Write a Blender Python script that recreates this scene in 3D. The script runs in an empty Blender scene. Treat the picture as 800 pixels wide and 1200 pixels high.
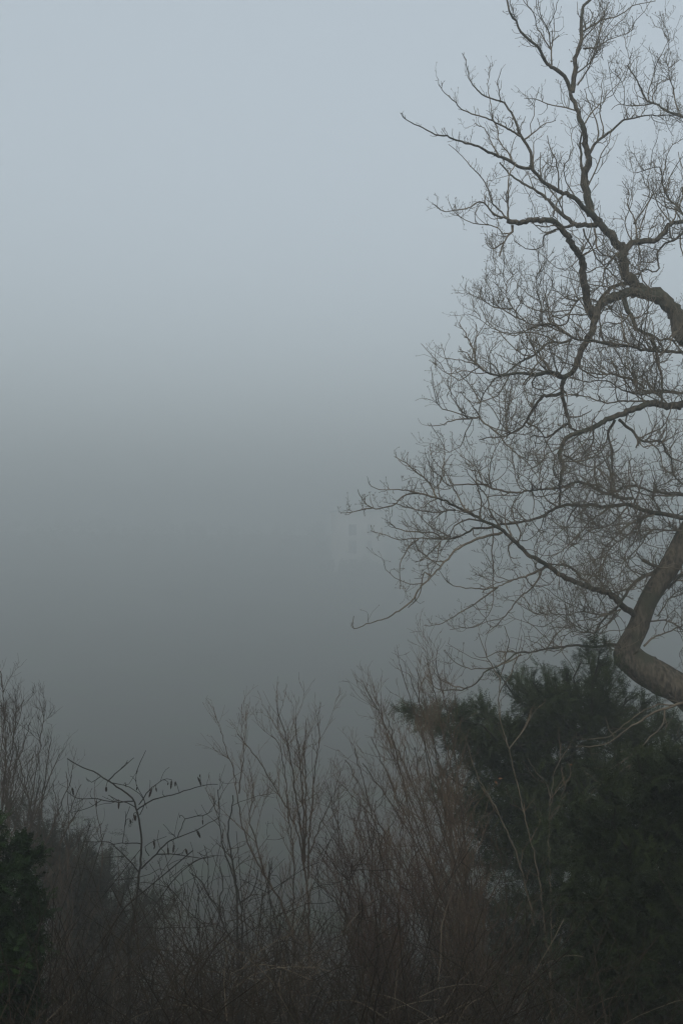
import bpy, math
import numpy as np
from mathutils import Vector

sc = bpy.context.scene
COL = sc.collection
R = math.radians

# ------------------------------------------------------------------ camera, sky, sun, exposure
F = 1413.0                       # focal length in pixels of an 800 x 1200 picture
PITCH = R(2.0)
cam = bpy.data.cameras.new('camera')
cam_ob = bpy.data.objects.new('camera', cam)
COL.objects.link(cam_ob)
cam.sensor_fit = 'VERTICAL'
cam.sensor_height = 36
cam.lens = F / 1200 * 36
cam.clip_start = 0.1
cam.clip_end = 3000
cam_ob.rotation_euler = (R(90) + PITCH, 0, 0)
sc.camera = cam_ob

SUN_EL, SUN_AZ = 42.0, 200.0
world = bpy.data.worlds.new('World')
sc.world = world
world.use_nodes = True
nt = world.node_tree
bg = nt.nodes['Background']
sky = nt.nodes.new('ShaderNodeTexSky')
sky.sky_type = 'NISHITA'
sky.sun_disc = False
sky.sun_elevation = R(SUN_EL)
sky.sun_rotation = R(SUN_AZ)
sky.dust_density = 3.0
hs = nt.nodes.new('ShaderNodeHueSaturation')
hs.inputs['Saturation'].default_value = 0.42
mx = nt.nodes.new('ShaderNodeMix')
mx.data_type = 'RGBA'
mx.inputs['Factor'].default_value = 0.4
mx.inputs['B'].default_value = (4.3, 5.05, 5.45, 1)      # overcast layer
nt.links.new(sky.outputs[0], hs.inputs['Color'])
nt.links.new(hs.outputs[0], mx.inputs['A'])
nt.links.new(mx.outputs['Result'], bg.inputs['Color'])
bg.inputs['Strength'].default_value = 0.1

sun_d = bpy.data.lights.new('sun', 'SUN')
sun_d.energy = 0.5
sun_d.angle = R(20)
sun_d.color = (1.0, 0.96, 0.9)
sun_ob = bpy.data.objects.new('sun', sun_d)
a = R(SUN_AZ)
sdir = Vector((math.sin(a) * math.cos(R(SUN_EL)), math.cos(a) * math.cos(R(SUN_EL)), math.sin(R(SUN_EL))))
sun_ob.rotation_euler = sdir.to_track_quat('Z', 'Y').to_euler()
COL.objects.link(sun_ob)

sc.view_settings.view_transform = 'Standard'
sc.view_settings.look = 'None'
sc.view_settings.gamma = 1
sc.view_settings.exposure = 0.82
sc.cycles.volume_bounces = 2
sc.cycles.max_bounces = 6
sc.cycles.use_denoising = True
sc.cycles.filter_width = 1.3

HAZE_DENSITY = 0.0065
HAZE_COLOR = (0.785, 0.81, 0.80, 1)
HAZE_G = 0.57

# ------------------------------------------------------------------ helpers
def P(px, py, Y):
    """point on the sight line of a picture position, at distance Y along the view"""
    a = (px - 400) / F
    b = (600 - py) / F
    vy = math.cos(PITCH) - b * math.sin(PITCH)
    vz = math.sin(PITCH) + b * math.cos(PITCH)
    return np.array([a / vy * Y, Y, vz / vy * Y])

PROFILE_Y = [-80, 0, 2, 6, 12, 20, 32, 60, 120, 175, 250, 360, 480, 600, 700, 1300]
PROFILE_Z = [-1.6, -1.6, -1.8, -4.4, -7.0, -9.4, -13.5, -20, -28, -27, -20, -10.5, 0, 9, 12, 12.5]
def ground_z(x, y):
    z = np.interp(y, PROFILE_Y, PROFILE_Z)
    k = np.clip((np.asarray(y) - 4) / 30, 0, 1)
    return z + k * (0.5 * np.sin(x * 0.11 + 1) * np.cos(y * 0.09) + 0.25 * np.sin(x * 0.31 + y * 0.23)) \
        + np.clip((np.abs(x) - 60) / 200, 0, 1) * 4

def new_mesh(name, verts, faces_flat, nside, smooth=False):
    """faces_flat: (F, nside) int array"""
    me = bpy.data.meshes.new(name)
    verts = np.ascontiguousarray(verts, dtype=np.float32)
    f = np.ascontiguousarray(faces_flat, dtype=np.int32)
    me.vertices.add(len(verts))
    me.vertices.foreach_set('co', verts.ravel())
    me.loops.add(f.size)
    me.loops.foreach_set('vertex_index', f.ravel())
    me.polygons.add(len(f))
    me.polygons.foreach_set('loop_start', np.arange(0, f.size, nside, dtype=np.int32))
    if smooth:
        me.polygons.foreach_set('use_smooth', np.ones(len(f), dtype=bool))
    me.update(calc_edges=True)
    return me

def link(name, me, mat, parent=None, loc=None):
    o = bpy.data.objects.new(name, me)
    COL.objects.link(o)
    if mat is not None and me is not None and not me.materials:
        me.materials.append(mat)
    if parent is not None:
        o.parent = parent
    if loc is not None:
        o.location = loc
    return o

def thing(name, label, cat, loc=(0, 0, 0), group=None):
    o = bpy.data.objects.new(name, None)
    o.empty_display_size = 0.3
    COL.objects.link(o)
    o.location = [float(v) for v in loc]
    o['label'] = label
    o['category'] = cat
    if group:
        o['group'] = group
    return o

def unit(v):
    return v / (np.linalg.norm(v, axis=-1, keepdims=True) + 1e-9)

class Tubes:
    """collects polylines (M,K,3) with radii (M,K) and turns them into one mesh of quads"""
    def __init__(self):
        self.v = []; self.f = []; self.n = 0
    def add(self, pts, rad, sides=3, cap=False):
        pts = np.asarray(pts, float); rad = np.asarray(rad, float)
        if pts.ndim == 2:
            pts = pts[None]; rad = rad[None]
        M, K, _ = pts.shape
        if M == 0:
            return
        t = np.empty_like(pts)
        t[:, 1:-1] = pts[:, 2:] - pts[:, :-2]
        t[:, 0] = pts[:, 1] - pts[:, 0]
        t[:, -1] = pts[:, -1] - pts[:, -2]
        t = unit(t)
        ref = np.zeros((M, 3)); m0 = np.abs(t[:, 0])
        ref[np.arange(M), np.argmin(m0, axis=1)] = 1
        n = np.empty_like(pts)
        n[:, 0] = unit(np.cross(t[:, 0], ref))
        for k in range(1, K):                      # parallel transport along the line
            c = n[:, k - 1] - t[:, k] * np.sum(n[:, k - 1] * t[:, k], axis=1, keepdims=True)
            n[:, k] = unit(c)
        b = np.cross(t, n)
        ang = np.arange(sides) * 2 * math.pi / sides
        ring = (n[:, :, None, :] * np.cos(ang)[None, None, :, None] + b[:, :, None, :] * np.sin(ang)[None, None, :, None])
        v = pts[:, :, None, :] + ring * (rad[:, :, None, None] if rad.ndim == 2 else rad[..., None])
        self.v.append(v.reshape(-1, 3))
        i = (np.arange(M) * K * sides)[:, None, None] + (np.arange(K - 1) * sides)[None, :, None]
        j = np.arange(sides)[None, None, :]
        j2 = (np.arange(sides) + 1) % sides
        a_ = i + j; b_ = i + j2[None, None, :]
        q = np.stack([a_, b_, b_ + sides, a_ + sides], axis=-1).reshape(-1, 4) + self.n
        self.f.append(q)
        self.n += M * K * sides
    def build(self, name, mat, parent=None, smooth=False, origin=None):
        if not self.v:
            return None
        v = np.concatenate(self.v)
        if origin is not None:
            v = v - np.asarray(origin)
        me = new_mesh(name, v, np.concatenate(self.f), 4, smooth)
        return link(name, me, mat, parent)

def rel(parent):
    """world position of a thing and its ancestors (no rotation is used)"""
    p = np.zeros(3)
    while parent is not None:
        p += np.array(parent.location); parent = parent.parent
    return p

def smooth_path(pts, step):
    """Catmull-Rom through pts (N,3 or N,4), resampled about every step"""
    p = np.asarray(pts, float)
    if len(p) == 2:
        p = np.array([p[0], (p[0] + p[1]) / 2, p[1]])
    q = np.vstack([2 * p[0] - p[1], p, 2 * p[-1] - p[-2]])
    out = []
    for i in range(1, len(q) - 2):
        d = np.linalg.norm(q[i + 1][:3] - q[i][:3])
        n = max(2, int(d / step))
        t = (np.arange(n) / n)[:, None]
        out.append(0.5 * ((2 * q[i]) + (-q[i - 1] + q[i + 1]) * t + (2 * q[i - 1] - 5 * q[i] + 4 * q[i + 1] - q[i + 2]) * t ** 2
                          + (-q[i - 1] + 3 * q[i] - 3 * q[i + 1] + q[i + 2]) * t ** 3))
    out.append(q[-2][None])
    return np.vstack(out)

def spawn(rng, pts, rad, per_m, L, K, ang, up=0.3, curl=0.25, r0=0.7, r1=0.4, rmax=0.008, rmin=0.0028, t0=0.15, t1=1.0,
          zig=0.0, S=1.0):
    per_m = per_m / S; L = (L[0] * S, L[1] * S); rmax = rmax * S; rmin = rmin * S
    """children polylines growing from parent polylines (M,K,3); number per metre of parent"""
    pts = np.asarray(pts, float); rad = np.asarray(rad, float)
    seg = np.linalg.norm(np.diff(pts, axis=1), axis=2)
    ln = seg.sum(1)
    n = rng.poisson(ln * per_m * (t1 - t0))
    idx = np.repeat(np.arange(len(pts)), n)
    if len(idx) == 0:
        return np.zeros((0, K, 3)), np.zeros((0, K))
    Kp = pts.shape[1]
    t = rng.uniform(t0, t1, len(idx)) * (Kp - 1)
    k = np.minimum(t.astype(int), Kp - 2); f = (t - k)[:, None]
    s = pts[idx, k] * (1 - f) + pts[idx, k + 1] * f
    rr = rad[idx, k] * (1 - f[:, 0]) + rad[idx, k + 1] * f[:, 0]
    T = unit(pts[idx, k + 1] - pts[idx, k])
    perp = rng.normal(size=T.shape)
    perp[:, 2] += up * 1.2
    perp = unit(perp - T * np.sum(perp * T, axis=1, keepdims=True))
    a = rng.uniform(ang[0], ang[1], len(idx))[:, None]
    d = unit(T * np.cos(a) + perp * np.sin(a))
    length = rng.uniform(L[0], L[1], len(idx)) * (1.15 - 0.5 * (t / (Kp - 1)))
    res = np.empty((len(idx), K, 3)); res[:, 0] = s
    zz = unit(rng.normal(size=d.shape))
    for j in range(1, K):
        sgn = 1 if j % 2 else -1
        d = unit(d + rng.normal(size=d.shape) * curl + np.array([0, 0, up * 0.35]) + zz * zig * sgn)
        res[:, j] = res[:, j - 1] + d * (length / (K - 1))[:, None]
    ra = np.clip(rr * r0, rmin, rmax); rb = np.clip(ra * r1, rmin * 0.75, rmax)
    w = np.linspace(0, 1, K)[None, :]
    return res, ra[:, None] * (1 - w) + rb[:, None] * w

# ------------------------------------------------------------------ materials
def noise_mat(name, c1, c2, scale, rough=0.9, bump=0.0, detail=6, stretch=(1, 1, 1), c3=None, c3_scale=1.5):
    m = bpy.data.materials.new(name); m.use_nodes = True
    t = m.node_tree; b = t.nodes['Principled BSDF']
    tc = t.nodes.new('ShaderNodeTexCoord'); mp = t.nodes.new('ShaderNodeMapping')
    mp.inputs['Scale'].default_value = stretch
    nz = t.nodes.new('ShaderNodeTexNoise'); nz.inputs['Scale'].default_value = scale; nz.inputs['Detail'].default_value = detail
    cr = t.nodes.new('ShaderNodeValToRGB')
    cr.color_ramp.elements[0].position = 0.35; cr.color_ramp.elements[0].color = (*c1, 1)
    cr.color_ramp.elements[1].position = 0.65; cr.color_ramp.elements[1].color = (*c2, 1)
    t.links.new(tc.outputs['Object'], mp.inputs[0]); t.links.new(mp.outputs[0], nz.inputs['Vector'])
    t.links.new(nz.outputs['Fac'], cr.inputs[0])
    col = cr.outputs[0]
    if c3 is not None:
        n2 = t.nodes.new('ShaderNodeTexNoise'); n2.inputs['Scale'].default_value = c3_scale; n2.inputs['Detail'].default_value = 3
        r2 = t.nodes.new('ShaderNodeValToRGB'); r2.color_ramp.elements[0].position = 0.5; r2.color_ramp.elements[1].position = 0.62
        t.links.new(tc.outputs['Object'], n2.inputs['Vector']); t.links.new(n2.outputs['Fac'], r2.inputs[0])
        mm = t.nodes.new('ShaderNodeMix'); mm.data_type = 'RGBA'; mm.inputs['B'].default_value = (*c3, 1)
        t.links.new(r2.outputs[0], mm.inputs['Factor']); t.links.new(col, mm.inputs['A']); col = mm.outputs['Result']
    t.links.new(col, b.inputs['Base Color'])
    b.inputs['Roughness'].default_value = rough
    b.inputs['Specular IOR Level'].default_value = 0.25 if rough < 0.3 else 0.06
    if bump:
        bp = t.nodes.new('ShaderNodeBump'); bp.inputs['Strength'].default_value = bump; bp.inputs['Distance'].default_value = 0.03
        t.links.new(nz.outputs['Fac'], bp.inputs['Height']); t.links.new(bp.outputs[0], b.inputs['Normal'])
    return m

M_bark = noise_mat('oak_bark', (0.028, 0.024, 0.018), (0.105, 0.090, 0.067), 22, bump=1.0, stretch=(1, 1, 0.4), c3=(0.05, 0.05, 0.034), c3_scale=2.2)
M_twig = noise_mat('oak_twig', (0.085, 0.072, 0.052), (0.16, 0.135, 0.095), 4)
M_shrub = noise_mat('shrub_bark', (0.035, 0.026, 0.018), (0.075, 0.055, 0.037), 5, bump=0.4)
M_red = noise_mat('reddish_twig', (0.04, 0.027, 0.019), (0.085, 0.056, 0.04), 3)
M_tan = noise_mat('tan_twig', (0.07, 0.05, 0.034), (0.15, 0.11, 0.075), 3)
M_pale = noise_mat('pale_bark', (0.055, 0.048, 0.034), (0.12, 0.10, 0.072), 6, bump=0.3)
M_dark = noise_mat('dark_bark', (0.018, 0.017, 0.014), (0.04, 0.036, 0.028), 8, bump=0.3)
M_catkin = noise_mat('catkin', (0.015, 0.012, 0.01), (0.035, 0.026, 0.018), 60)
M_yew = noise_mat('yew_needles', (0.010, 0.016, 0.005), (0.036, 0.046, 0.016), 3.5, rough=0.6)
M_cyp = noise_mat('cypress_scales', (0.006, 0.010, 0.003), (0.024, 0.032, 0.010), 1.6, rough=0.6)
M_left = noise_mat('green_leaf', (0.006, 0.015, 0.004), (0.02, 0.038, 0.010), 2.5, rough=0.6)
M_browngreen = noise_mat('winter_needles', (0.022, 0.024, 0.015), (0.045, 0.044, 0.028), 2)
M_brush = noise_mat('bramble_cane', (0.011, 0.009, 0.006), (0.036, 0.027, 0.018), 1.2)
M_straw = noise_mat('dry_stalk', (0.08, 0.066, 0.046), (0.17, 0.14, 0.10), 3)
M_ground = noise_mat('leaf_litter', (0.01, 0.009, 0.006), (0.028, 0.024, 0.016), 3.0, bump=0.5, c3=(0.022, 0.03, 0.013), c3_scale=0.12)
M_deadleaf = noise_mat('dead_leaf', (0.10, 0.05, 0.028), (0.17, 0.09, 0.05), 20)
M_wall = noise_mat('cream_render', (0.30, 0.30, 0.28), (0.55, 0.54, 0.51), 0.13)
M_slate = noise_mat('slate', (0.10, 0.11, 0.12), (0.17, 0.18, 0.19), 2)
M_glass = noise_mat('window_glass', (0.03, 0.035, 0.04), (0.05, 0.055, 0.06), 1, rough=0.15)
M_frame = noise_mat('white_frame', (0.7, 0.7, 0.68), (0.78, 0.78, 0.76), 3)
M_door = noise_mat('painted_door', (0.05, 0.07, 0.06), (0.07, 0.09, 0.08), 3)
M_far = noise_mat('far_foliage', (0.03, 0.04, 0.02), (0.06, 0.065, 0.035), 0.3)

# ------------------------------------------------------------------ ground and valley
def make_ground():
    ys = np.concatenate([np.linspace(-80, 0, 8)[:-1], np.linspace(0, 40, 60)[:-1], np.linspace(40, 120, 40)[:-1], np.linspace(120, 620, 60)[:-1], np.linspace(620, 1300, 6)])
    xs = np.concatenate([np.linspace(-600, -60, 18)[:-1], np.linspace(-60, -16, 16)[:-1], np.linspace(-16, 16, 60)[:-1], np.linspace(16, 60, 16)[:-1], np.linspace(60, 600, 18)])
    X, Y = np.meshgrid(xs, ys)
    rng = np.random.default_rng(3)
    Z = ground_z(X, Y) + rng.normal(size=X.shape) * np.where((Y > 5) & (Y < 60), 0.06, 0.0)
    v = np.stack([X, Y, Z], -1).reshape(-1, 3)
    n, m = X.shape
    i, j = np.meshgrid(np.arange(n - 1), np.arange(m - 1), indexing='ij')
    a_ = (i * m + j).ravel()
    f = np.stack([a_, a_ + 1, a_ + m + 1, a_ + m], -1)
    o = link('ground', new_mesh('ground', v, f, 4, True), M_ground)
    o['kind'] = 'structure'
make_ground()

# ------------------------------------------------------------------ far house and shed in the fog
def box_mesh(name, x0, x1, y0, y1, z0, z1):
    v = np.array([(x0, y0, z0), (x1, y0, z0), (x1, y1, z0), (x0, y1, z0), (x0, y0, z1), (x1, y0, z1), (x1, y1, z1), (x0, y1, z1)])
    f = np.array([(0, 3, 2, 1), (4, 5, 6, 7), (0, 1, 5, 4), (1, 2, 6, 5), (2, 3, 7, 6), (3, 0, 4, 7)])
    return new_mesh(name, v, f, 4)

def wall_with_holes(name, w, h, thick, holes):
    """front wall in the xz plane, y from 0 to thick, rectangular openings cut through"""
    xs = sorted({0, w, *[a for q in holes for a in (q[0], q[1])]})
    zs = sorted({0, h, *[a for q in holes for a in (q[2], q[3])]})
    v = []; f = []
    def quad(*c):
        k = len(v); v.extend(c); f.append((k, k + 1, k + 2, k + 3))
    for i in range(len(xs) - 1):
        for j in range(len(zs) - 1):
            cx = (xs[i] + xs[i + 1]) / 2; cz = (zs[j] + zs[j + 1]) / 2
            if any(q[0] < cx < q[1] and q[2] < cz < q[3] for q in holes):
                continue
            for y in (0, thick):
                quad((xs[i], y, zs[j]), (xs[i + 1], y, zs[j]), (xs[i + 1], y, zs[j + 1]), (xs[i], y, zs[j + 1]))
    for q in holes + [(0, w, 0, h)]:
        x0, x1, z0, z1 = q
        quad((x0, 0, z0), (x1, 0, z0), (x1, thick, z0), (x0, thick, z0)); quad((x0, 0, z1), (x1, 0, z1), (x1, thick, z1), (x0, thick, z1))
        quad((x0, 0, z0), (x0, 0, z1), (x0, thick, z1), (x0, thick, z0)); quad((x1, 0, z0), (x1, 0, z1), (x1, thick, z1), (x1, thick, z0))
    return new_mesh(name, np.array(v, float), np.array(f), 4)

def make_house():
    Yh = 410.0
    p0 = P(388, 600, Yh); p1 = P(449, 600, Yh)
    w = p1[0] - p0[0]
    base = float(ground_z((p0[0] + p1[0]) / 2, Yh)) - 0.8
    base = min(base, P(0, 684, Yh)[2])
    h = p0[2] - base
    d = 12.0
    t = thing('house', 'tall pale three-storey house barely showing through the fog beyond the oak twigs', 'house', (p0[0], Yh, base))
    s = Yh / F
    cols = [(20, 30), (42, 48)]
    rows = [(614, 628), (633, 649), (655, 671)]
    holes = []
    for (a0, a1) in cols:
        for (b0, b1) in rows:
            holes.append((a0 * s, a1 * s, P(0, b1, Yh)[2] - base, P(0, b0, Yh)[2] - base))
    door = (51 * s, 56 * s, 0.9, 3.2)
    link('wall', wall_with_holes('wall', w, h, 0.35, holes + [door]), M_wall, t)
    link('wall', box_mesh('wall', 0, 0.35, 0.352, d, 0, h), M_wall, t)
    link('wall', box_mesh('wall', w - 0.35, w, 0.352, d, 0, h), M_wall, t)
    link('wall', box_mesh('wall', 0.352, w - 0.352, d - 0.35, d - 0.003, 0, h), M_wall, t)
    for q in holes:
        x0, x1, z0, z1 = q
        bars = [(x0, x0 + .09, z0, z1), (x1 - .09, x1, z0, z1), (x0 + .092, x1 - .092, z0, z0 + .09), (x0 + .092, x1 - .092, z1 - .09, z1),
                ((x0 + x1) / 2 - .03, (x0 + x1) / 2 + .03, z0 + .092, z1 - .092)]
        vs = []; fs = []
        for (a0, a1, c0, c1) in bars:
            k = len(vs)
            vs += [(a0, .12, c0), (a1, .12, c0), (a1, .2, c0), (a0, .2, c0), (a0, .12, c1), (a1, .12, c1), (a1, .2, c1), (a0, .2, c1)]
            fs += [tuple(k + e for e in g) for g in [(0, 3, 2, 1), (4, 5, 6, 7), (0, 1, 5, 4), (1, 2, 6, 5), (2, 3, 7, 6), (3, 0, 4, 7)]]
        fr = link('window', new_mesh('window', np.array(vs, float), np.array(fs), 4), M_frame, t)
        link('pane', box_mesh('pane', x0 + .02, x1 - .02, .15, .17, z0 + .02, z1 - .02), M_glass, fr)
        link('sill', box_mesh('sill', x0 - .1, x1 + .1, -.12, .1, z0 - .12, z0 - .003), M_frame, fr)
    dd = link('door', box_mesh('door', door[0] + .02, door[1] - .02, .14, .2, door[2] + .02, door[3] - .02), M_door, t)
    hx = door[1] - .2
    link('handle', box_mesh('handle', hx, hx + .05, .08, .138, 1.9, 2.05), M_frame, dd)
    e = .4
    v = np.array([(-e, -e, h + .003), (w + e, -e, h + .003), (w + e, d + e, h + .003), (-e, d + e, h + .003),
                  (-e, -e, h + .25), (w + e, -e, h + .25), (w + e, d + e, h + .25), (-e, d + e, h + .25),
                  (w * .35, d / 2, h + 1.5), (w * .65, d / 2, h + 1.5)], float)
    me = bpy.data.meshes.new('roof')
    me.from_pydata([tuple(q) for q in v], [], [(3, 2, 1, 0), (0, 1, 5, 4), (1, 2, 6, 5), (2, 3, 7, 6), (3, 0, 4, 7), (4, 5, 9, 8), (5, 6, 9), (6, 7, 8, 9), (7, 4, 8)])
    rf = link('roof', me, M_slate, t)
    link('chimney', box_mesh('chimney', w * .8, w * .8 + .9, d / 2, d / 2 + .6, h + .4, h + 2.0), M_wall, rf)
make_house()

def make_shed():
    Ys = 350.0
    p = P(350, 752, Ys); s = Ys / F
    base = min(float(ground_z(p[0], Ys)), p[2]) - 0.1
    t = thing('garden_shed', 'small faint pale shed low on the foggy slope left of the house', 'shed', (p[0], Ys, base))
    w = 28 * s; h = P(0, 741, Ys)[2] - base; d = 4
    link('wall', wall_with_holes('wall', w, h, 0.12, [(w * .14, w * .32, h * .45, h * .8), (w * .66, w * .84, h * .45, h * .8)]), M_wall, t)
    link('wall', box_mesh('wall', 0, .12, .122, d, 0, h), M_wall, t)
    link('wall', box_mesh('wall', w - .12, w, .122, d, 0, h), M_wall, t)
    link('wall', box_mesh('wall', .122, w - .122, d - .12, d - .002, 0, h), M_wall, t)
    for a0 in (.14, .66):
        link('pane', box_mesh('pane', w * a0, w * (a0 + .18), .05, .07, h * .45, h * .8), M_glass, t)
    link('door', box_mesh('door', w * .42, w * .58, -.04, -.003, .05, h * .85), M_door, t)
    v = [(-.2, -.3, h + .003), (w + .2, -.3, h + .003), (w + .2, d + .2, h + .003), (-.2, d + .2, h + .003), (-.2, d / 2, h + .8), (w + .2, d / 2, h + .8)]
    me = bpy.data.meshes.new('roof')
    me.from_pydata(v, [], [(3, 2, 1, 0), (0, 1, 5, 4), (2, 3, 4, 5), (1, 2, 5), (3, 0, 4)])
    link('roof', me, M_slate, t)
make_shed()

def far_wood():
    """the wooded far side of the valley: crowns as leaf clumps, read as one mass in the fog"""
    rng = np.random.default_rng(11)
    V = []; Fq = []; n = 0
    N = 420
    ys = rng.uniform(460, 700, N); xs = rng.uniform(-0.42, 0.42, N) * ys
    hx = (P(425, 600, 410)[0]); keep = ~((np.abs(xs - hx) < 14) & (ys < 450) & (ys > 360))
    xs, ys = xs[keep], ys[keep]
    xs = np.concatenate([xs, hx + rng.uniform(-14, 14, 26)]); ys = np.concatenate([ys, rng.uniform(396, 407, 26)])
    for x, y in zip(xs, ys):
        hgt = rng.uniform(5, 9) if y > 410 else rng.uniform(2.5, 6)
        g = float(ground_z(x, y)); r = hgt * rng.uniform(.3, .42)
        k = 70
        c = rng.normal(size=(k, 3)); c = unit(c) * rng.uniform(.35, 1.0, (k, 1)) ** .6
        c = c * np.array([r, r, hgt * .45]) + np.array([x, y, g + hgt * .55])
        a = rng.normal(size=(k, 3)); b = rng.normal(size=(k, 3)); s = rng.uniform(.35, .8, (k, 1))
        a = unit(a) * s; b = unit(b) * s
        q = np.stack([c - a, c - b * .8, c + a, c + b * .8], 1).reshape(-1, 3)
        V.append(q); Fq.append(np.arange(k * 4).reshape(-1, 4) + n); n += k * 4
    o = link('far_woodland', new_mesh('far_woodland', np.concatenate(V), np.concatenate(Fq), 4), M_far)
    o['kind'] = 'stuff'
    o['label'] = 'woodland on the far slope, lost in the fog'
    o['category'] = 'woodland'
far_wood()

# ------------------------------------------------------------------ the big bare oak on the right
OAK_Y = 20.0
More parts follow.
